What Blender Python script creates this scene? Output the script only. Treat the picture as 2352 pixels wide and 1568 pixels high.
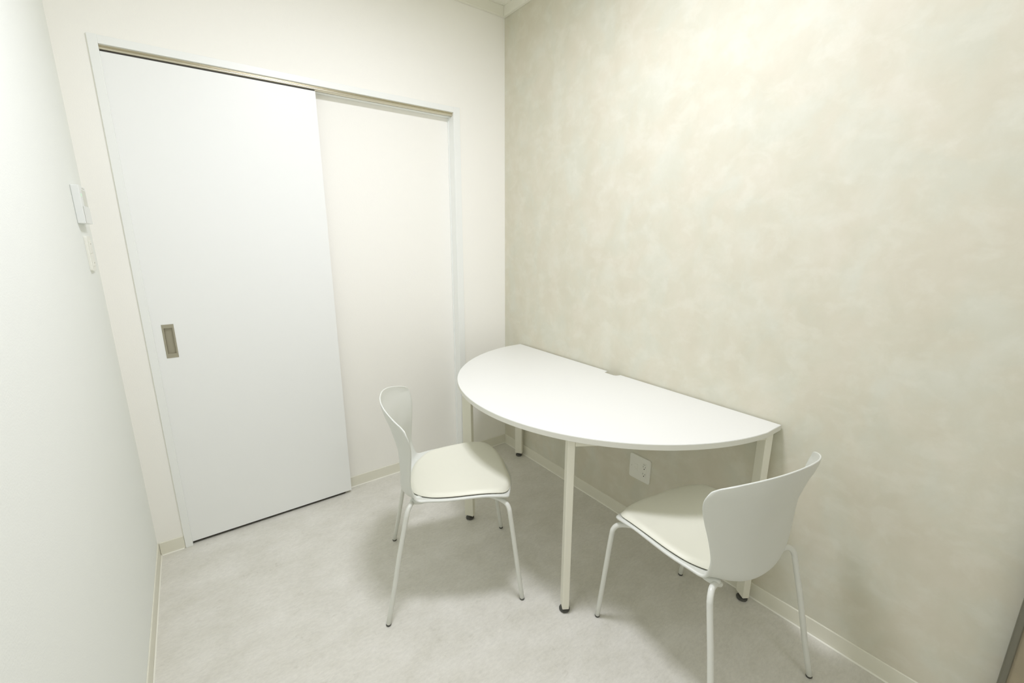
import bpy, bmesh, math
from mathutils import Vector, Matrix
C = bpy.context.scene.collection
scn = bpy.context.scene
for o in list(bpy.data.objects):
    bpy.data.objects.remove(o)

# ------------------------------------------------------------------ camera
yaw, pit, rol = 0.63753, -0.23034, 0.0024
fw = Vector((math.cos(pit)*math.sin(yaw), math.cos(pit)*math.cos(yaw), math.sin(pit)))
rr = Vector((math.cos(yaw), -math.sin(yaw), 0)); uu = rr.cross(fw)
r2 = rr*math.cos(rol)+uu*math.sin(rol); u2 = -rr*math.sin(rol)+uu*math.cos(rol)
cd = bpy.data.cameras.new('camera'); cam = bpy.data.objects.new('camera', cd); C.objects.link(cam)
m = Matrix((r2, u2, -fw)).transposed().to_4x4(); m.translation = Vector((-1.5838, -2.2129, 1.3396))
cam.matrix_world = m
cd.sensor_fit = 'HORIZONTAL'; cd.sensor_width = 36.0; cd.lens = 997.3/2352*36.0
cd.clip_start = 0.02
scn.camera = cam

# ------------------------------------------------------------------ world, exposure
wd = bpy.data.worlds.new('world'); scn.world = wd; wd.use_nodes = True
wd.node_tree.nodes['Background'].inputs[0].default_value = (0.9, 0.93, 0.9, 1)
wd.node_tree.nodes['Background'].inputs[1].default_value = 0.05
vs = scn.view_settings
vs.view_transform = 'Standard'; vs.look = 'None'; vs.gamma = 1.0; vs.use_curve_mapping = False
vs.exposure = 0.0
try:
    scn.cycles.max_bounces = 14; scn.cycles.diffuse_bounces = 10; scn.cycles.glossy_bounces = 6
    scn.cycles.sample_clamp_indirect = 6.0
except Exception:
    pass
LAMP_POWER = 8.1
LAMP_COL = (1.0, 1.008, 1.12)
CEIL = 2.568
LAMPS = [(-0.95, -1.27, 0.15, 2.62), (-0.95, -2.95, 0.2, 0.27)]     # centre x, y, half size, relative strength; the second is an added fill

# ------------------------------------------------------------------ materials
def newmat(name, base, rough=0.5, metal=0.0, spec=0.5):
    mt = bpy.data.materials.new(name); mt.use_nodes = True
    b = mt.node_tree.nodes['Principled BSDF']
    b.inputs['Base Color'].default_value = (*base, 1); b.inputs['Roughness'].default_value = rough
    b.inputs['Metallic'].default_value = metal
    b.inputs['Specular IOR Level'].default_value = spec
    return mt
def N(mt, typ, **kw):
    n = mt.node_tree.nodes.new(typ)
    for k, v in kw.items():
        if k in n.inputs.keys(): n.inputs[k].default_value = v
        else: setattr(n, k, v)
    return n
def L(mt, a, b): mt.node_tree.links.new(a, b)
def bump(mt, scale, strength, dist=0.001, detail=3.0):
    b = mt.node_tree.nodes['Principled BSDF']
    tc = N(mt, 'ShaderNodeTexCoord'); nz = N(mt, 'ShaderNodeTexNoise', Scale=scale, Detail=detail)
    bp = N(mt, 'ShaderNodeBump', Strength=strength, Distance=dist)
    L(mt, tc.outputs['Object'], nz.inputs['Vector']); L(mt, nz.outputs['Fac'], bp.inputs['Height']); L(mt, bp.outputs['Normal'], b.inputs['Normal'])
def mottle(mt, stops, scale, detail=5.0, rough=0.6, dist=0.3, stretch=(1, 1, 1)):
    """colour ramp over noise, returns the ramp node"""
    tc = N(mt, 'ShaderNodeTexCoord'); mp = N(mt, 'ShaderNodeMapping'); mp.inputs['Scale'].default_value = stretch
    nz = N(mt, 'ShaderNodeTexNoise', Scale=scale, Detail=detail, Roughness=rough, Distortion=dist)
    cr = N(mt, 'ShaderNodeValToRGB')
    els = cr.color_ramp.elements
    for i, (p, c) in enumerate(stops):
        e = els[i] if i < 2 else els.new(p)
        e.position = p; e.color = (*c, 1)
    L(mt, tc.outputs['Object'], mp.inputs['Vector']); L(mt, mp.outputs['Vector'], nz.inputs['Vector']); L(mt, nz.outputs['Fac'], cr.inputs['Fac'])
    return cr
def mixc(mt, a, b, fac=0.5, mode='MIX'):
    mx = N(mt, 'ShaderNodeMix'); mx.data_type = 'RGBA'; mx.blend_type = mode
    if isinstance(fac, float): mx.inputs[0].default_value = fac
    else: L(mt, fac, mx.inputs[0])
    for i, s in ((6, a), (7, b)):
        if isinstance(s, tuple): mx.inputs[i].default_value = (*s, 1)
        else: L(mt, s, mx.inputs[i])
    return mx.outputs[2]

M = {}
M['paper'] = newmat('cream_wallpaper', (0.90, 0.888, 0.838), 0.75, spec=0.25); bump(M['paper'], 260, 0.25)
M['paper_left'] = newmat('cool_white_wallpaper', (0.83, 0.85, 0.815), 0.75, spec=0.25); bump(M['paper_left'], 260, 0.25)
M['door'] = newmat('white_door_sheet', (0.86, 0.872, 0.855), 0.42, spec=0.4); bump(M['door'], 400, 0.05)
M['frame'] = newmat('white_door_frame', (0.85, 0.865, 0.84), 0.4, spec=0.4); bump(M['frame'], 300, 0.04)
M['skirt'] = newmat('cream_vinyl_skirting', (0.76, 0.745, 0.64), 0.5, spec=0.35); bump(M['skirt'], 200, 0.06)
M['bead'] = newmat('white_sealant', (0.84, 0.83, 0.74), 0.45); bump(M['bead'], 200, 0.05)
M['moulding'] = newmat('cream_ceiling_moulding', (0.80, 0.79, 0.70), 0.5, spec=0.35); bump(M['moulding'], 200, 0.04)
M['rail'] = newmat('champagne_metal', (0.66, 0.62, 0.50), 0.28, 0.9); bump(M['rail'], 500, 0.02)
M['dark'] = newmat('dark_gap', (0.05, 0.045, 0.035), 0.6); bump(M['dark'], 80, 0.05)
M['handle'] = newmat('satin_nickel', (0.40, 0.375, 0.29), 0.42, 0.55); bump(M['handle'], 600, 0.04)
M['top'] = newmat('white_laminate', (0.77, 0.775, 0.745), 0.38, spec=0.4); bump(M['top'], 500, 0.06, 0.0005)
M['tedge'] = newmat('white_edge_band', (0.75, 0.745, 0.68), 0.6); bump(M['tedge'], 300, 0.03)
M['tleg'] = newmat('ivory_painted_steel', (0.80, 0.785, 0.68), 0.4); bump(M['tleg'], 400, 0.03)
M['rubber'] = newmat('black_rubber', (0.065, 0.065, 0.055), 0.4); bump(M['rubber'], 300, 0.08)
M['shell'] = newmat('pale_grey_plastic', (0.70, 0.715, 0.67), 0.36, spec=0.45); bump(M['shell'], 500, 0.06, 0.0005)
M['cleg'] = newmat('pale_grey_coated_tube', (0.72, 0.73, 0.68), 0.3); bump(M['cleg'], 400, 0.04)
M['cushion'] = newmat('ivory_vinyl', (0.775, 0.772, 0.665), 0.42, spec=0.4); bump(M['cushion'], 700, 0.10, 0.0004)
M['plate'] = newmat('white_switch_plastic', (0.82, 0.82, 0.75), 0.35); bump(M['plate'], 300, 0.02)
M['plate_cool'] = newmat('cool_white_plastic', (0.78, 0.80, 0.78), 0.35); bump(M['plate_cool'], 300, 0.02)
M['lcd'] = newmat('grey_display', (0.62, 0.63, 0.56), 0.3); bump(M['lcd'], 300, 0.02)
M['mark'] = newmat('grey_print', (0.30, 0.29, 0.22), 0.6); bump(M['mark'], 100, 0.02)
M['slot'] = newmat('dark_socket_slot', (0.06, 0.05, 0.03), 0.6); bump(M['slot'], 100, 0.02)
M['led'] = newmat('green_led', (0.62, 0.85, 0.66), 0.4)
M['led'].node_tree.nodes['Principled BSDF'].inputs['Emission Color'].default_value = (0.35, 1.0, 0.45, 1)
M['led'].node_tree.nodes['Principled BSDF'].inputs['Emission Strength'].default_value = 0.12
M['bronze'] = newmat('taupe_metal_frame', (0.175, 0.17, 0.13), 0.45, 0.3); bump(M['bronze'], 200, 0.05)
M['taupe'] = newmat('brown_door_sheet', (0.22, 0.19, 0.12), 0.35)
cr = mottle(M['taupe'], [(0.3, (0.23, 0.205, 0.14)), (0.7, (0.33, 0.28, 0.185))], 3, 4); L(M['taupe'], cr.outputs[0], M['taupe'].node_tree.nodes['Principled BSDF'].inputs['Base Color'])
M['lamp'] = bpy.data.materials.new('lamp_diffuser'); M['lamp'].use_nodes = True
_b = M['lamp'].node_tree.nodes['Principled BSDF']
_b.inputs['Emission Color'].default_value = (*LAMP_COL, 1); _b.inputs['Emission Strength'].default_value = LAMP_POWER*4
# ceiling board: fine fissured mineral board
M['ceiling'] = newmat('mineral_ceiling_board', (0.74, 0.73, 0.62), 0.9, spec=0.1)
_c = mottle(M['ceiling'], [(0.35, (0.76, 0.75, 0.66)), (0.6, (0.86, 0.85, 0.77))], 60, 6, 0.75)
L(M['ceiling'], _c.outputs[0], M['ceiling'].node_tree.nodes['Principled BSDF'].inputs['Base Color'])
# feature wall: trowelled plaster look in drifting beige, cream and grey-green clouds
w = M['plaster'] = newmat('beige_clouded_plaster', (0.6, 0.56, 0.45), 0.55, spec=0.35)
c1 = mottle(w, [(0.34, (0.600, 0.577, 0.462)), (0.50, (0.640, 0.618, 0.507)), (0.66, (0.690, 0.672, 0.575))], 8.0, 7, 0.60, 0.3, (1, 1.0, 0.85))
c2 = mottle(w, [(0.38, (0.660, 0.618, 0.512)), (0.50, (0.645, 0.622, 0.515)), (0.62, (0.632, 0.640, 0.552))], 5.5, 5, 0.55, 0.4, (1, 1.1, 0.9))
c3 = mottle(w, [(0.50, (0.0, 0.0, 0.0)), (0.64, (1.0, 1.0, 1.0))], 10.0, 8, 0.62, 0.35, (1, 1.0, 1.25))
base = mixc(w, c1.outputs[0], c2.outputs[0], 0.5)
mx = N(w, 'ShaderNodeMath'); mx.operation = 'MULTIPLY'; mx.inputs[1].default_value = 0.30
L(w, c3.outputs[0], mx.inputs[0])
base = mixc(w, base, (0.735, 0.725, 0.635), mx.outputs[0])
L(w, base, w.node_tree.nodes['Principled BSDF'].inputs['Base Color'])
bump(w, 90, 0.18, 0.0012, 5)
# floor: mottled grey sheet vinyl
f = M['floor'] = newmat('grey_mottled_vinyl', (0.5, 0.49, 0.43), 0.5, spec=0.4)
a1 = mottle(f, [(0.32, (0.655, 0.64, 0.572)), (0.68, (0.750, 0.736, 0.680))], 7, 7, 0.66, 0.2, (1.0, 1.35, 1))
a2 = mottle(f, [(0.34, (0.80, 0.80, 0.80)), (0.62, (1.0, 1.0, 1.0))], 75, 6, 0.75, 0.2, (0.7, 1.5, 1))
a3 = mottle(f, [(0.27, (0.80, 0.79, 0.76)), (0.36, (1, 1, 1))], 28, 3, 0.6, 1.5)
fc = mixc(f, a1.outputs[0], a2.outputs[0], 0.55, 'MULTIPLY')
fc = mixc(f, fc, a3.outputs[0], 0.4, 'MULTIPLY')
L(f, fc, f.node_tree.nodes['Principled BSDF'].inputs['Base Color'])
bump(f, 160, 0.10, 0.001, 4)

# ------------------------------------------------------------------ helpers
def meshobj(name, verts, faces, mats, parent=None, smooth=False, fm=None):
    me = bpy.data.meshes.new(name); me.from_pydata([tuple(v) for v in verts], [], faces); me.update()
    if not isinstance(mats, (list, tuple)): mats = [mats]
    for x in mats: me.materials.append(x)
    if fm:
        for pl, k in zip(me.polygons, fm): pl.material_index = k
    if smooth:
        for pl in me.polygons: pl.use_smooth = True
    o = bpy.data.objects.new(name, me); C.objects.link(o)
    if parent is not None: o.parent = parent
    return o
def from_bm(name, bm, mats, parent=None, smooth=False):
    bmesh.ops.recalc_face_normals(bm, faces=bm.faces)
    me = bpy.data.meshes.new(name); bm.to_mesh(me); bm.free()
    if not isinstance(mats, (list, tuple)): mats = [mats]
    for x in mats: me.materials.append(x)
    if smooth:
        for pl in me.polygons: pl.use_smooth = True
    o = bpy.data.objects.new(name, me); C.objects.link(o)
    if parent is not None: o.parent = parent
    return o
def bm_box(bm, x0, x1, y0, y1, z0, z1, bev=0.0, seg=2, mi=0, mat4=None):
    g = bmesh.ops.create_cube(bm, size=1.0)
    vs_ = g['verts']
    for v in vs_:
        v.co = Vector(((x0+x1)/2+v.co.x*(x1-x0), (y0+y1)/2+v.co.y*(y1-y0), (z0+z1)/2+v.co.z*(z1-z0)))
    if mat4 is not None:
        for v in vs_: v.co = mat4 @ v.co
    fs = set(f for v in vs_ for f in v.link_faces)
    for f_ in fs: f_.material_index = mi
    if bev > 0:
        es = list(set(e for v in vs_ for e in v.link_edges))
        bmesh.ops.bevel(bm, geom=es, offset=bev, segments=seg, affect='EDGES', profile=0.5)
def box(name, b, mat, parent=None, bev=0.0, seg=2, mat4=None):
    bm = bmesh.new(); bm_box(bm, *b, bev=bev, seg=seg, mat4=mat4)
    return from_bm(name, bm, mat, parent)
def thing(name, label, cat, loc=(0, 0, 0), rz=0.0, group=None):
    o = bpy.data.objects.new(name, None); C.objects.link(o); o.location = loc; o.rotation_euler = (0, 0, rz)
    o.empty_display_size = 0.05
    o['label'] = label; o['category'] = cat
    if group: o['group'] = group
    return o
def struct(o, label=None, cat=None):
    o['kind'] = 'structure'
    if label: o['label'] = label
    if cat: o['category'] = cat
    return o
def crom(P, n=8):
    """Catmull-Rom through a list of tuples"""
    P = [list(p) for p in P]
    A = [[2*a-b for a, b in zip(P[0], P[1])]] + P + [[2*a-b for a, b in zip(P[-1], P[-2])]]
    out = []
    for i in range(len(P)-1):
        a, b, c, d = A[i:i+4]
        for k in range(n):
            t = k/n
            out.append([.5*(2*q+(r-p)*t+(2*p-5*q+4*r-s)*t*t+(3*q-p-3*r+s)*t**3) for p, q, r, s in zip(a, b, c, d)])
    out.append(P[-1]); return out
def tube(bm, pts, rad, seg=18, cap=True):
    pts = [Vector(p) for p in pts]; rings = []
    ref = None
    for i, p in enumerate(pts):
        t = (pts[min(i+1, len(pts)-1)]-pts[max(i-1, 0)]).normalized()
        if ref is None: ref = Vector((0, 0, 1)).cross(t) if abs(t.z) < .9 else Vector((1, 0, 0)).cross(t)
        ref = (ref - t*ref.dot(t)).normalized(); b = t.cross(ref)
        rings.append([bm.verts.new(p+(ref*math.cos(2*math.pi*k/seg)+b*math.sin(2*math.pi*k/seg))*rad) for k in range(seg)])
    for a, b in zip(rings[:-1], rings[1:]):
        for k in range(seg):
            f_ = bm.faces.new((a[k], a[(k+1) % seg], b[(k+1) % seg], b[k])); f_.smooth = True
    if cap:
        for rg, tt in ((rings[0], (pts[0]-pts[1]).normalized()), (rings[-1], (pts[-1]-pts[-2]).normalized())):
            cen = sum((v.co for v in rg), Vector())/seg
            inner = [bm.verts.new(cen+(v.co-cen)*0.72+tt*rad*0.30) for v in rg]
            for k in range(seg):
                f_ = bm.faces.new((rg[k], rg[(k+1) % seg], inner[(k+1) % seg], inner[k])); f_.smooth = True
            bm.faces.new(inner)
def lathe(bm, prof, cx, cy, seg=32, mi=0):
    rings = []
    for r, z in prof:
        rings.append([bm.verts.new((cx+r*math.cos(2*math.pi*k/seg), cy+r*math.sin(2*math.pi*k/seg), z)) for k in range(seg)] if r > 1e-6 else [bm.verts.new((cx, cy, z))])
    for a, b in zip(rings[:-1], rings[1:]):
        for k in range(seg):
            q = [a[k % len(a)], a[(k+1) % len(a)], b[(k+1) % len(b)], b[k % len(b)]]
            q = [v for i, v in enumerate(q) if v not in q[:i]]
            if len(q) > 2:
                f_ = bm.faces.new(q); f_.smooth = True; f_.material_index = mi
def prism_x(bm, prof, x0, x1, mi=0, smooth=False):
    """profile in (y,z) extruded along x"""
    a = [bm.verts.new((x0, y, z)) for y, z in prof]; b = [bm.verts.new((x1, y, z)) for y, z in prof]
    n = len(prof)
    for i in range(n):
        f_ = bm.faces.new((a[i], a[(i+1) % n], b[(i+1) % n], b[i])); f_.material_index = mi; f_.smooth = smooth
    for r in (a[::-1], b):
        f_ = bm.faces.new(r); f_.material_index = mi

# ------------------------------------------------------------------ room shell
XW = -1.845; YF = -3.5; T = 0.12
DX0, DX1, DZ, DD = -1.727, -0.339, 1.994, 0.056      # door recess: inner left, inner right, head, depth
struct(box('floor', (XW-T, T, YF-T, T+0.06, -0.06, 0.0), M['floor']))
struct(box('ceiling', (XW-T, T, YF-T, T+0.06, CEIL, CEIL+0.06), M['ceiling']))
struct(box('wall_left', (XW-T, XW, YF, T, 0, CEIL), M['paper_left']))
struct(box('wall_right', (0, T, YF, T, 0, CEIL), M['plaster']))
struct(box('wall_front', (XW, 0, YF-T, YF, 0, CEIL), M['paper']))
bm = bmesh.new()       # door wall with the shallow recess the sliding panel runs in
bm_box(bm, XW, DX0, 0, T+0.06, 0, CEIL)
bm_box(bm, DX1, 0, 0, T+0.06, 0, CEIL)
bm_box(bm, DX0, DX1, 0, T+0.06, DZ, CEIL)
bm_box(bm, DX0, DX1, DD, T+0.06, 0, DZ)
struct(from_bm('wall_back', bm, M['paper']))

# ceiling moulding: thin upright strip round the top of the walls
def moulding(name, a, b, inward):
    bm = bmesh.new()
    x0, y0 = a; x1, y1 = b; ix, iy = inward; d = 0.018
    xs = sorted((x0, x1, x0+ix*d, x1+ix*d)); ys = sorted((y0, y1, y0+iy*d, y1+iy*d))
    bm_box(bm, xs[0], xs[-1], ys[0], ys[-1], CEIL-0.050, CEIL-0.0003, bev=0.001)
    struct(from_bm(name, bm, M['moulding']))
moulding('trim_1', (XW, -0.0005), (0, -0.0005), (0, -1))
moulding('trim_2', (-0.0005, YF), (-0.0005, -0.019), (-1, 0))
moulding('trim_3', (XW+0.0005, YF), (XW+0.0005, -0.019), (1, 0))

# skirting: 60 mm board with an eased top edge and a white sealant bead along the floor
def skirting(name, p0, p1, n):
    """board from p0 to p1 (x,y on the wall face), n = inward normal"""
    d = Vector((p1[0]-p0[0], p1[1]-p0[1], 0)); Ln = d.length; d.normalize(); nn = Vector((n[0], n[1], 0))
    mt = Matrix(((d.x, nn.x, 0, p0[0]), (d.y, nn.y, 0, p0[1]), (0, 0, 1, 0), (0, 0, 0, 1)))
    bm = bmesh.new()
    prof = [(0.0002, 0.0005), (0.0052, 0.0005), (0.0042, 0.012), (0.0038, 0.0575), (0.0022, 0.0600), (0.0002, 0.0602)]
    prism_x(bm, prof, 0, Ln)
    bmesh.ops.transform(bm, matrix=mt, verts=bm.verts)
    o = struct(from_bm(name, bm, M['skirt']))
    bm = bmesh.new()
    prism_x(bm, [(0.0053, 0.0002), (0.0092, 0.0002), (0.0078, 0.0022), (0.0053, 0.0042)], 0.004, Ln-0.004)
    bmesh.ops.transform(bm, matrix=mt, verts=bm.verts)
    from_bm('sealant_bead', bm, M['bead'], o)
skirting('baseboard_left', (XW, YF), (XW, -0.0005), (1, 0))
skirting('baseboard_back', (XW+0.006, 0), (-1.7545, 0), (0, -1))
skirting('baseboard_back.001', (-1.72, DD), (DX1-0.002, DD), (0, -1))
skirting('baseboard_back.002', (-0.2985, 0), (-0.006, 0), (0, -1))
skirting('baseboard_right', (0, YF), (0, -0.0005), (-1, 0))

# ------------------------------------------------------------------ sliding door
door = bpy.data.objects.new('door_1', None); C.objects.link(door); door.location = (-1.03, 0, 0)
struct(door, 'white full-height sliding door with a recessed grey metal pull', 'sliding door')
def dbox(name, b, mat, bev=0.0, parent=None):
    o = box(name, b, mat, parent or door, bev); 
    if parent is None: o.matrix_parent_inverse = Matrix.Translation((1.03, 0, 0))
    return o
PX0, PX1, PZ0, PZ1, PY = -1.7267, -1.025, 0.015, 1.9735, 0.003
# panel with a hole for the pull, made from a grid of quads on the face
HX0, HX1, HZ0, HZ1 = -1.6985, -1.6585, 0.8635, 1.0025
RX0, RX1, RZ0, RZ1 = HX0+0.0065, HX1-0.0055, HZ0+0.0165, HZ1-0.0145
bm = bmesh.new()
for b in ((PX0, RX0, PZ0, PZ1), (RX1, PX1, PZ0, PZ1), (RX0, RX1, PZ0, RZ0), (RX0, RX1, RZ1, PZ1)):
    bm_box(bm, b[0], b[1], PY, PY+0.033, b[2], b[3])
bmesh.ops.remove_doubles(bm, verts=bm.verts, dist=1e-6)
panel = from_bm('door_panel', bm, M['door'], door); panel.matrix_parent_inverse = Matrix.Translation((1.03, 0, 0))
bm = bmesh.new()   # flush pull: flange frame, sloped walls and sunk back
fy = PY-0.0022
def ring(b0, y0, b1, y1, mi):
    v0 = [bm.verts.new((x, y0, z)) for x, z in ((b0[0], b0[2]), (b0[1], b0[2]), (b0[1], b0[3]), (b0[0], b0[3]))]
    v1 = [bm.verts.new((x, y1, z)) for x, z in ((b1[0], b1[2]), (b1[1], b1[2]), (b1[1], b1[3]), (b1[0], b1[3]))]
    for i in range(4):
        f_ = bm.faces.new((v0[i], v0[(i+1) % 4], v1[(i+1) % 4], v1[i])); f_.material_index = mi
    return v1
F0 = (HX0, HX1, HZ0, HZ1); F1 = (HX0+.001, HX1-.001, HZ0+.001, HZ1-.001); R0 = (RX0, RX1, RZ0, RZ1); R1 = (RX0+.0006, RX1-.0006, RZ0+.0006, RZ1-.0006)
ring(F0, PY, F1, fy, 0); ring(F1, fy, R0, fy, 0); ring(R0, fy, R1, fy+0.0005, 0)
v = ring(R1, fy+0.0005, (R1[0]+.0015, R1[1]-.001, R1[2]+.001, R1[3]-.001), fy+0.012, 0)
bm.faces.new(v[::-1])
hd = from_bm('door_handle', bm, M['handle'], panel); hd['label'] = 'recessed satin grey metal finger pull'
# frame: left jamb, right jamb, head; stands 7 mm proud of the wall
bm = bmesh.new()
bm_box(bm, -1.7535, -1.7266, -0.0075, DD-0.001, 0.0003, 2.0225, bev=0.0012)
bm_box(bm, -0.3392, -0.3000, -0.0075, 0.0004, 0.0003, 2.0225, bev=0.0012)
bm_box(bm, -0.3398, -0.3388, -0.0060, DD-0.0005, 0.0003, 1.9770)
bm_box(bm, -0.3432, -0.3398, 0.0480, DD-0.0005, 0.0610, 1.9770)
bm_box(bm, -1.7268, -0.3398, 0.0245, DD-0.0005, 1.9775, 1.9938)
bm_box(bm, -1.7268, -0.3392, -0.0070, 0.0005, 1.9945, 2.0215, bev=0.0012)
fr = from_bm('door_frame', bm, M['frame'], door); fr.matrix_parent_inverse = Matrix.Translation((1.03, 0, 0))
# top rail: upper channel lip and a rounded lower track
def arc(cy, cz, r, a0, a1, n): return [(cy+r*math.cos(math.radians(a0+(a1-a0)*i/n)), cz+r*math.sin(math.radians(a0+(a1-a0)*i/n))) for i in range(n+1)]
bm = bmesh.new()
prof = [(0.0225, 1.9938), (0.0010, 1.9938), (0.0010, 1.9915), (0.0060, 1.9895)] + arc(0.0085, 1.9845, 0.0050, 120, 270, 12) + [(0.014, 1.9788), (0.0225, 1.9788)]
prism_x(bm, prof, -1.7265, -0.3394)
rl = from_bm('top_rail', bm, M['rail'], door); rl.matrix_parent_inverse = Matrix.Translation((1.03, 0, 0)); rl['label'] = 'champagne metal sliding rail'
for p_ in rl.data.polygons: p_.use_smooth = len(p_.vertices) == 4
rl.modifiers.new('edges', 'EDGE_SPLIT').split_angle = math.radians(35)
hg = box('top_gap_shade', (PX0+0.001, PX1-0.001, 0.007, 0.030, PZ1-0.0005, 1.9785), M['dark'], panel)  # dark strip stands in for the shade between rail and panel top
bs = box('bottom_gap_shade', (PX0+0.002, PX1-0.03, 0.012, 0.026, 0.004, PZ0+0.0005), M['dark'], panel)  # dark filler paints the unlit gap below the panel

# ------------------------------------------------------------------ open brown door leaf at the right picture edge
d2 = bpy.data.objects.new('door_2', None); C.objects.link(d2); d2.location = (-0.03, -2.6, 0)
struct(d2, 'dark taupe door leaf with a grey metal edge, folded against the beige wall', 'door')
bm = bmesh.new(); bm_box(bm, -0.022, 0.016, 0.343, 0.357, 0.008, 2.05, bev=0.004, seg=3)
bm_box(bm, -0.022, 0.016, -0.42, -0.388, 0.008, 2.05, bev=0.004, seg=3)
from_bm('edge_strip', bm, M['bronze'], d2)
box('door_panel', (-0.016, 0.014, -0.388, 0.343, 0.008, 2.05), M['taupe'], d2)

# ------------------------------------------------------------------ half-round table
TY = -0.9095; R = 0.745; TXO = -0.008; HW = 0.738; ZT = 0.72; TH = 0.020
tb = thing('half_round_table', 'white half-round table on four ivory legs with its straight side against the beige wall', 'table', (-0.30, TY, 0))
off = Vector((0.30, -TY, 0))
out = []
n0 = math.asin(HW/R)
NA = 120
for i in range(NA+1):
    a = -n0 + 2*n0*i/NA
    out.append((TXO-R*math.cos(a), TY+R*math.sin(a)))      # from near end round to the far end
# out runs y from TY-HW to TY+HW along the arc; close along the wall with the cable notch
ny0, ny1, nd = -0.946, -0.866, 0.029
wall_side = [(TXO, TY+HW), (TXO, ny1)] + [(TXO-nd+0.004, ny1-0.006), (TXO-nd, ny1-0.012)] + [(TXO-nd, ny0+0.018), (TXO-nd+0.006, ny0+0.007), (TXO, ny0)] + [(TXO, TY-HW)]
poly = [(x, y) for x, y in out] + wall_side
bm = bmesh.new()
vb = [bm.verts.new((x+off.x, y+off.y, ZT-TH)) for x, y in poly]
fb = bm.faces.new(vb)
ex = bmesh.ops.extrude_face_region(bm, geom=[fb]); tv = [e for e in ex['geom'] if isinstance(e, bmesh.types.BMVert)]
for v_ in tv: v_.co.z = ZT
bmesh.ops.recalc_face_normals(bm, faces=bm.faces)
topf = [f_ for f_ in bm.faces if f_.normal.z > .9][0]
botf = [f_ for f_ in bm.faces if f_.normal.z < -.9][0]
for f_ in bm.faces: f_.material_index = 1
topf.material_index = 0
bmesh.ops.bevel(bm, geom=list(topf.edges)+list(botf.edges), offset=0.0012, segments=2, affect='EDGES')
from_bm('tabletop', bm, [M['top'], M['tedge']], tb)
# legs: 25 x 45 mm flat tube turned with the side beams
ang = math.atan2(-0.367, 0.584)
LEGS = [(-0.623, -1.2475, ang), (-0.039, -1.6145, ang), (-0.623, -0.5715, -ang), (-0.039, -0.2045, -ang)]
for lx, ly, a in LEGS:
    mt = Matrix.Translation((lx+off.x, ly+off.y, 0)) @ Matrix.Rotation(a, 4, 'Z')
    o = box('leg', (-0.0125, 0.0125, -0.0225, 0.0225, 0.020, ZT-TH-0.0002), M['tleg'], tb, bev=0.0025, seg=3, mat4=mt)
    bm = bmesh.new()
    bx, by = lx+off.x, ly+off.y
    lathe(bm, [(0, 0.0003), (0.0165, 0.0003), (0.0195, 0.003), (0.0200, 0.007), (0.0175, 0.0105), (0.011, 0.012), (0.007, 0.013), (0.007, 0.0198), (0, 0.0198)], bx, by)
    ft = from_bm('levelling_foot', bm, M['rubber'], o); ft['label'] = 'black round levelling foot'
for s in (0, 1):
    ax_, ay_, a = LEGS[2*s]; bx_, by_, _ = LEGS[2*s+1]
    Ln = math.hypot(bx_-ax_, by_-ay_)
    mt = Matrix.Translation(((ax_+bx_)/2+off.x, (ay_+by_)/2+off.y, 0)) @ Matrix.Rotation(a, 4, 'Z')
    box('frame_beam', (-Ln/2+0.0127, Ln/2-0.0127, -0.0215, 0.0215, ZT-TH-0.031, ZT-TH-0.0004), M['tleg'], tb, bev=0.0022, mat4=mt)

# ------------------------------------------------------------------ chair
# stations from seat front to back top: centre x, centre z, edge x, edge z, half width
ST = [(.2420, .4170, .2290, .4174, .0960), (.2390, .4230, .2140, .4249, .1420), (.2295, .4300, .2060, .4350, .1780), (.2100, .4350, .1930, .4430, .2015),
      (.1600, .4381, .1524, .4545, .2100), (.1001, .4374, .1004, .4585, .2070), (.0400, .4347, .0395, .4565, .2035), (-.0202, .4316, -.0256, .4530, .1970),
      (-.0808, .4268, -.0843, .4505, .1850), (-.1317, .4214, -.1198, .4490, .1755), (-.1698, .4170, -.1336, .4671, .1715), (-.1840, .4400, -.1435, .5053, .1770),
      (-.1825, .4840, -.1430, .5473, .1865), (-.1835, .5368, -.1395, .5900, .1980), (-.1870, .5940, -.1365, .6320, .2120), (-.1997, .6470, -.1360, .6710, .2240),
      (-.2126, .6941, -.1400, .6990, .2295), (-.2265, .7319, -.1465, .7180, .2275), (-.2350, .7594, -.1510, .7290, .2215), (-.2395, .7830, -.1555, .7370, .2150)]
BOW = 2.3
stn = crom(ST, 5)
_t = crom(ST[-3:], 24)[8:]          # finer rows over the top so its corners can be rounded
stn = [list(q)+[q[4]] for q in stn[:-10]+_t]
_rc, _d = 0.018, 0.0
for _i in range(len(stn)-1, 0, -1):
    if _d < _rc: stn[_i][5] = stn[_i][4]-(_rc-math.sqrt(max(0, _rc*_rc-(_rc-_d)**2)))
    a_, b_ = stn[_i], stn[_i-1]
    _d += math.hypot((a_[0]+a_[2]-b_[0]-b_[2])/2, (a_[1]+a_[3]-b_[1]-b_[3])/2)
def surf(s, u):
    xc, zc, xe, ze, Wb, W = s; k = (abs(u)*W/Wb)**BOW
    return Vector((xc+(xe-xc)*k, W*u, zc+(ze-zc)*k))
def zseat(x, y):
    best = None
    for s in stn[:52]:
        u = y/s[5]
        if abs(u) > 1.12: continue
        p = surf(s, u)
        if best is None or abs(p.x-x) < best[0]: best = (abs(p.x-x), p.z)
    return best[1] if best else 0.44
def sstep(x, a, b):
    t = min(max((x-a)/(b-a), 0), 1); return t*t*(3-2*t)
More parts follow.
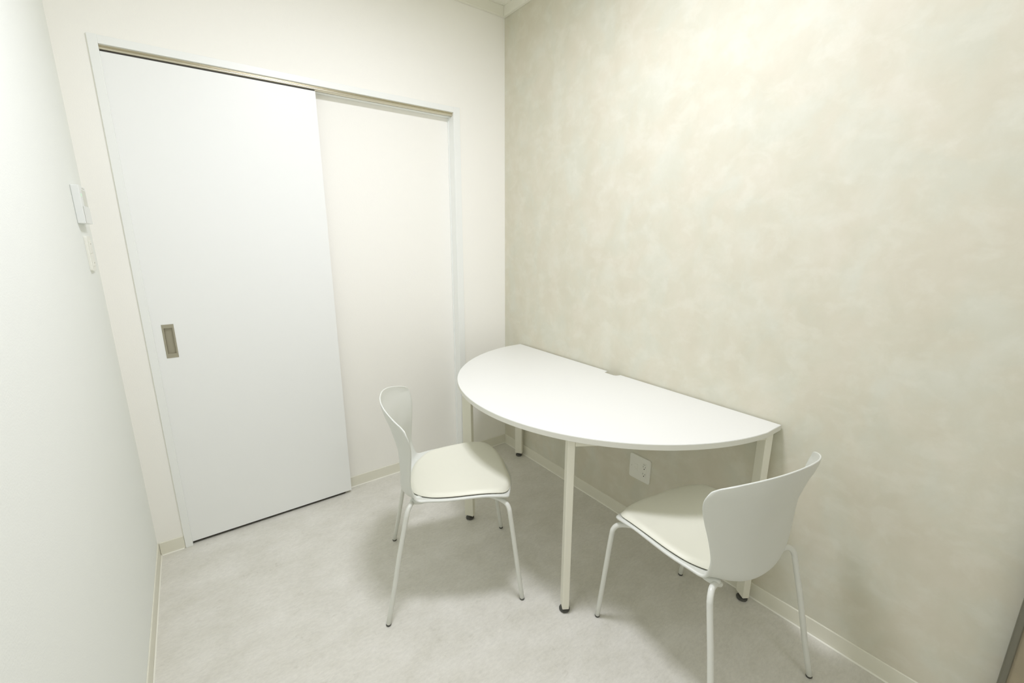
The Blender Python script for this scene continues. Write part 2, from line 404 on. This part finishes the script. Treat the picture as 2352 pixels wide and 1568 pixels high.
def make_shell(parent):
    NR, NC = len(stn), 40
    us = [math.sin(math.pi/2*(-1+2*j/NC))*0.35+(-1+2*j/NC)*0.65 for j in range(NC+1)]
    G = [[surf(s, u) for u in us] for s in stn]
    def nrm(i, j):
        a = G[min(i+1, NR-1)][j]-G[max(i-1, 0)][j]; b = G[i][min(j+1, NC)]-G[i][max(j-1, 0)]
        return a.cross(b).normalized()      # points down / rearward
    s0 = nrm(20, NC//2); sg = 1 if s0.z < 0 else -1
    top, bot = [], []
    for i in range(NR):
        fr_ = i/95; ta, ba = [], []
        seatness = 1-sstep(fr_, .48, .66)
        for j in range(NC+1):
            n_ = nrm(i, j)*sg
            e = max(sstep(abs(us[j]), .93, 1.0), sstep(1-i/3, 0.3, 1.0))
            t = 0.0048 + (0.0048*seatness)*e
            ta.append(G[i][j]); ba.append(G[i][j]+n_*t)
        top.append(ta); bot.append(ba)
    verts = [p for r_ in top for p in r_]+[p for r_ in bot for p in r_]
    K = NR*(NC+1); idx = lambda i, j: i*(NC+1)+j
    faces = []
    for i in range(NR-1):
        for j in range(NC):
            faces.append((idx(i, j), idx(i, j+1), idx(i+1, j+1), idx(i+1, j)))
            faces.append((K+idx(i, j), K+idx(i+1, j), K+idx(i+1, j+1), K+idx(i, j+1)))
    loop = [idx(0, j) for j in range(NC)]+[idx(i, NC) for i in range(NR-1)]+[idx(NR-1, j) for j in range(NC, 0, -1)]+[idx(i, 0) for i in range(NR-1, 0, -1)]
    mids = []
    cen = lambda k: verts[k]
    n = len(loop)
    for q, k in enumerate(loop):      # rounded rim: one bulged ring between the two skins
        a, b = verts[k], verts[K+k]
        tan = (verts[loop[(q+1) % n]]-verts[loop[q-1]]).normalized(); o_ = tan.cross(b-a).normalized()
        i, j = divmod(k, NC+1)
        inner = G[min(max(i, 2), NR-3)][min(max(j, 2), NC-2)]
        if (a-inner).dot(o_) < 0: o_ = -o_
        th = (b-a).length
        row = []
        for tt, oo in ((.18, .30), (.5, .46), (.82, .30)):
            row.append(len(verts)); verts.append(a.lerp(b, tt)+o_*th*oo)
        mids.append(row)
    for q in range(n):
        r_ = (q+1) % n
        A = [loop[q]]+mids[q]+[K+loop[q]]; B = [loop[r_]]+mids[r_]+[K+loop[r_]]
        for z_ in range(4): faces.append((A[z_], B[z_], B[z_+1], A[z_+1]))
    bm = bmesh.new(); bv = [bm.verts.new(v_) for v_ in verts]
    for f_ in faces: bm.faces.new([bv[k] for k in f_])
    return from_bm('seat_shell', bm, M['shell'], parent, smooth=True)
CO = [(.2265, 0), (.2270, .080), (.2095, .153), (.177, .1965), (.115, .2030), (.053, .1985), (-.02, .1890), (-.083, .168), (-.132, .114), (-.152, .05), (-.156, 0)]
def make_cushion(parent):
    half = crom([(CO[1][0], -CO[1][1])]+CO+[(CO[-2][0], -CO[-2][1])], 9)[9:-9]
    outl = half+[(x, -y) for x, y in half[::-1][1:-1]]
    cx = 0.04; n = len(outl)
    rs = [0.0, .12, .25, .4, .55, .68, .78, .86, .91, .945, .97, .985, .995, 1.0]
    def h(r): return 0.0185*(1-max(0, (r-.90)/.10)**2.2*0.62)*(1-.10*r*r)
    verts = []; rings = []
    for r in rs:
        rg = []
        for k in range(n if r > 0 else 1):
            x = cx+(outl[k][0]-cx)*r; y = outl[k][1]*r
            rg.append(len(verts)); verts.append(Vector((x, y, zseat(x, y)+h(r))))
        rings.append(rg)
    for sc, hh in ((1.003, .0055), (.998, .0036), (.985, .0026), (.93, .0022)):    # underside of the pad edge
        rg = []
        for k in range(n):
            x = cx+(outl[k][0]-cx)*sc; y = outl[k][1]*sc
            rg.append(len(verts)); verts.append(Vector((x, y, zseat(x, y)+hh)))
        rings.append(rg)
    # even out the stepped height lookup
    for _ in range(6):
        for ri in range(2, len(rings)):
            rg = rings[ri]; zz = [verts[k].z for k in rg]
            for q in range(n): verts[rg[q]].z = .5*zz[q]+.25*(zz[q-1]+zz[(q+1) % n])
    bm = bmesh.new(); bv = [bm.verts.new(v_) for v_ in verts]
    for k in range(n): bm.faces.new((bv[0], bv[rings[1][k]], bv[rings[1][(k+1) % n]]))
    for a, b in zip(rings[1:-1], rings[2:]):
        for k in range(n): bm.faces.new((bv[a[k]], bv[b[k]], bv[b[(k+1) % n]], bv[a[(k+1) % n]]))
    bm.faces.new([bv[k] for k in rings[-1]])
    cu = from_bm('seat_cushion', bm, M['cushion'], parent, smooth=True); cu['label'] = 'ivory vinyl seat pad'
    # dark backing board in the gap between pad and shell
    bm = bmesh.new(); bv0, bv1 = [], []
    for x, y in outl:
        X = cx+(x-cx)*.988; Y = y*.988; z_ = zseat(X, Y)
        bv0.append(bm.verts.new((X, Y, z_+.0004))); bv1.append(bm.verts.new((X, Y, z_+.0034)))
    for q in range(n): bm.faces.new((bv0[q], bv0[(q+1) % n], bv1[(q+1) % n], bv1[q]))
    bm.faces.new(bv1)
    from_bm('cushion_base', bm, M['dark'], cu)
    return cu
def make_chair(label, loc, rz):
    t = thing('stacking_chair', label, 'chair', loc, rz, 'padded shell chairs at the half-round table')
    make_shell(t); make_cushion(t)
    TR = 0.0085
    for sy in (-1, 1):
        P = [(-.2462, .2297, .0068), (-.2202, .2178, .130), (-.1945, .2062, .265), (-.168, .194, .385)]
        bend = [(-.1635, .191, .406), (-.158, .183, .4205), (-.1515, .170, .4275), (-.146, .152, .4255), (-.141, .134, .417), (-.137, .116, .405)]
        P = crom(P[:3], 3)[:-1]+crom([P[2], P[3]]+bend, 5)
        bm = bmesh.new(); tube(bm, [(x, y*sy, z) for x, y, z in P], TR)
        o = from_bm('leg', bm, M['cleg'], t)
        bm = bmesh.new(); lathe(bm, [(0, .0004), (.0078, .0004), (.0090, .0020), (.0092, .0045), (.0088, .0062), (.0070, .0072), (0, .0074)], -.2462, .2297*sy, 24)
        g_ = from_bm('glide', bm, M['rubber'], o); g_['label'] = 'black plastic glide'
        P = [(.2462, .2157, .0068), (.2302, .2150, .130), (.2133, .2145, .265), (.1992, .2139, .374)]
        bend = [(.1955, .2105, .396), (.188, .202, .4105), (.173, .186, .4170), (.150, .165, .4195), (.09, .115, .4195), (.03, .07, .4185), (-.05, .03, .416)]
        P = crom(P[:3], 3)[:-1]+crom([P[2], P[3]]+bend, 5)
        bm = bmesh.new(); tube(bm, [(x, y*sy, z) for x, y, z in P], TR)
        o = from_bm('leg', bm, M['cleg'], t)
        bm = bmesh.new(); lathe(bm, [(0, .0004), (.0078, .0004), (.0090, .0020), (.0092, .0045), (.0088, .0062), (.0070, .0072), (0, .0074)], .2462, .2157*sy, 24)
        g_ = from_bm('glide', bm, M['rubber'], o); g_['label'] = 'black plastic glide'
        # moulded boss under the shell where the rear leg is fixed
        bm = bmesh.new(); bmesh.ops.create_uvsphere(bm, u_segments=20, v_segments=12, radius=1.0)
        bmesh.ops.scale(bm, vec=(.034, .022, .012), verts=bm.verts)
        bmesh.ops.translate(bm, vec=(-.118, .140*sy, .4275), verts=bm.verts)
        from_bm('leg_mount', bm, M['shell'], t, smooth=True)
    box('cross_plate', (-.075, .02, -.075, .075, .406, .4195), M['cleg'], t, bev=.003)
    return t
ch1 = make_chair('pale shell chair with ivory pad, side-on between the sliding door and the table', (-.856, -.818, 0), math.radians(-24.3))
def dup(root, label, loc, rz):
    r = root.copy(); C.objects.link(r); r.location = loc; r.rotation_euler = (0, 0, rz); r['label'] = label
    for ch in list(root.children):
        c = ch.copy(); C.objects.link(c); c.parent = r
        for g in ch.children:
            d = g.copy(); C.objects.link(d); d.parent = c
    return r
ch2 = dup(ch1, 'pale shell chair with ivory pad, seen from behind at the near table end', (-.3695, -1.616, 0), math.radians(81.5))

def plate(bm, face, back, y0, y1, z0, z1, rad, ease=0.0018):
    """rounded wall plate in the y-z plane, eased front edge"""
    def loop(x, ins):
        out_ = []
        for cy, cz, a0 in ((y1-rad, z1-rad, 0), (y0+rad, z1-rad, 90), (y0+rad, z0+rad, 180), (y1-rad, z0+rad, 270)):
            for k in range(7):
                a = math.radians(a0+15*k); out_.append(bm.verts.new((x, cy+(rad-ins)*math.cos(a), cz+(rad-ins)*math.sin(a))))
        return out_
    d = 1 if face > back else -1
    Ls = [loop(back, 0), loop(face-d*ease, 0), loop(face-d*ease*.3, ease*.3), loop(face, ease)]
    for a, b in zip(Ls[:-1], Ls[1:]):
        for k in range(len(a)): bm.faces.new((a[k], a[(k+1) % len(a)], b[(k+1) % len(a)], b[k]))
    bm.faces.new(Ls[-1]); bm.faces.new(Ls[0])

# ------------------------------------------------------------------ wall outlet under the table
wo = thing('wall_outlet', 'square white plate with two sockets on the beige wall under the table', 'outlet', (0, -1.0885, .299))
bm = bmesh.new(); plate(bm, -0.0068, -0.0002, -0.0575, 0.0575, -0.060, 0.060, 0.010)
from_bm('cover_plate', bm, M['plate'], wo)
# facing the wall from the room, picture-right is -y
sm = box('socket_module', (-0.0082, -0.006, -0.0385, -0.0145, -0.034, 0.037), M['plate'], wo, bev=.0008)
for zc in (0.018, -0.0175):
    bm = bmesh.new()
    bm_box(bm, -0.0084, -0.0081, -0.0262+0.0050, -0.0262+0.0066, zc-0.003, zc+0.0055)
    bm_box(bm, -0.0084, -0.0081, -0.0262-0.0066, -0.0262-0.0050, zc-0.003, zc+0.0045)
    g = bmesh.ops.create_circle(bm, cap_ends=True, radius=0.0028, segments=16)
    for v_ in g['verts']: v_.co = Vector((-0.00835, -0.0262+v_.co.x, zc-0.0098+v_.co.y))
    from_bm('socket_holes', bm, M['slot'], sm)
bm = bmesh.new()
for k in range(5): bm_box(bm, -0.0084, -0.0081, -0.0312+k*0.0024, -0.0312+k*0.0024+0.0014, 0.0285, 0.0318)
from_bm('rating_mark', bm, M['mark'], sm)
pm = box('phone_module', (-0.0082, -0.006, 0.0100, 0.0345, -0.0195, 0.0160), M['plate'], wo, bev=.0008)
bm = bmesh.new()
bm_box(bm, -0.0088, -0.0081, 0.0205, 0.0285, -0.0035, -0.0015)
bm_box(bm, -0.0088, -0.0081, 0.0130, 0.0205, -0.0085, -0.0065)
from_bm('pull_tab', bm, M['skirt'], pm)
bm = bmesh.new(); g = bmesh.ops.create_circle(bm, cap_ends=True, radius=0.0017, segments=14)
for v_ in g['verts']: v_.co = Vector((-0.0068, 0.0445+v_.co.x, -0.0005+v_.co.y))
from_bm('screw_hole', bm, M['mark'], wo)

# ------------------------------------------------------------------ controls on the left wall
th = thing('wall_controller', 'white square wall controller with grey display, upper of the two units on the left wall', 'thermostat', (XW, -0.172, 1.4465))
D = 0.0205
box('body', (0.0002, D, -0.060, 0.060, -0.0595, 0.0595), M['plate_cool'], th, bev=.0025, seg=3)
box('display', (D-.0004, D+.0005, -0.022, 0.044, -0.003, 0.047), M['lcd'], th, bev=.0003)
box('cover_flap', (D-.0004, D+.0020, -0.0555, 0.057, -0.0585, -0.006), M['plate_cool'], th, bev=.0007)
box('flap_gap', (D-.0016, D+.0004, -0.0575, -0.0557, -0.0575, -0.006), M['mark'], th)
box('indicator_lamp', (D-.0004, D+.0006, -0.052, -0.040, 0.024, 0.034), M['led'], th, bev=.0003)
bm = bmesh.new()
bm_box(bm, D-.0002, D+.0005, -0.006, 0.004, 0.0515, 0.0530); bm_box(bm, D-.0002, D+.0005, 0.012, 0.026, 0.0515, 0.0530)
from_bm('printed_mark', bm, M['mark'], th)
sw = thing('light_switch', 'slim white double rocker switch on the left wall, below the wall controller', 'light switch', (XW, -0.150, 1.2905))
bm = bmesh.new(); plate(bm, 0.0076, 0.0002, -0.036, 0.036, -0.0585, 0.0585, 0.007)
from_bm('cover_plate', bm, M['plate'], sw)
for zc, mk in ((0.0215, .010), (-0.0215, -.010)):
    r_ = box('rocker', (0.0070, 0.0100, -0.0215, 0.0215, zc-0.0205, zc+0.0205), M['plate'], sw, bev=.001)
    bm = bmesh.new(); bm_box(bm, 0.0099, 0.0104, -0.006, 0.006, zc+mk-.0010, zc+mk+.0010)
    from_bm('position_mark', bm, M['mark'], r_)

# ------------------------------------------------------------------ ceiling light above the picture, and an unseen fill added behind the camera
for i, (lx, ly, hs, st) in enumerate(LAMPS):
    lm = M['lamp'] if i == 0 else M['lamp'].copy()
    lm.node_tree.nodes['Principled BSDF'].inputs['Emission Strength'].default_value = LAMP_POWER*4*st
    cl = thing('ceiling_or_fill_light', ['square flat white ceiling light above the half-round table', 'square flat unseen fill light added behind the camera to brighten the room'][i], 'ceiling light', (lx, ly, CEIL))
    bm = bmesh.new()
    for b in ((-hs-.02, -hs, -hs-.02, hs+.02), (hs, hs+.02, -hs-.02, hs+.02), (-hs, hs, -hs-.02, -hs), (-hs, hs, hs, hs+.02)):
        bm_box(bm, b[0], b[1], b[2], b[3], -0.045, -0.0003)
    from_bm('housing', bm, M['frame'], cl)
    df = meshobj('diffuser', [(-hs, -hs, -.04), (hs, -hs, -.04), (hs, hs, -.04), (-hs, hs, -.04), (-hs, -hs, -.03), (hs, -hs, -.03), (hs, hs, -.03), (-hs, hs, -.03)],
                 [(3, 2, 1, 0), (4, 5, 6, 7), (0, 1, 5, 4), (1, 2, 6, 5), (2, 3, 7, 6), (3, 0, 4, 7)], [lm, M['frame']], cl, fm=[0, 1, 1, 1, 1, 1])
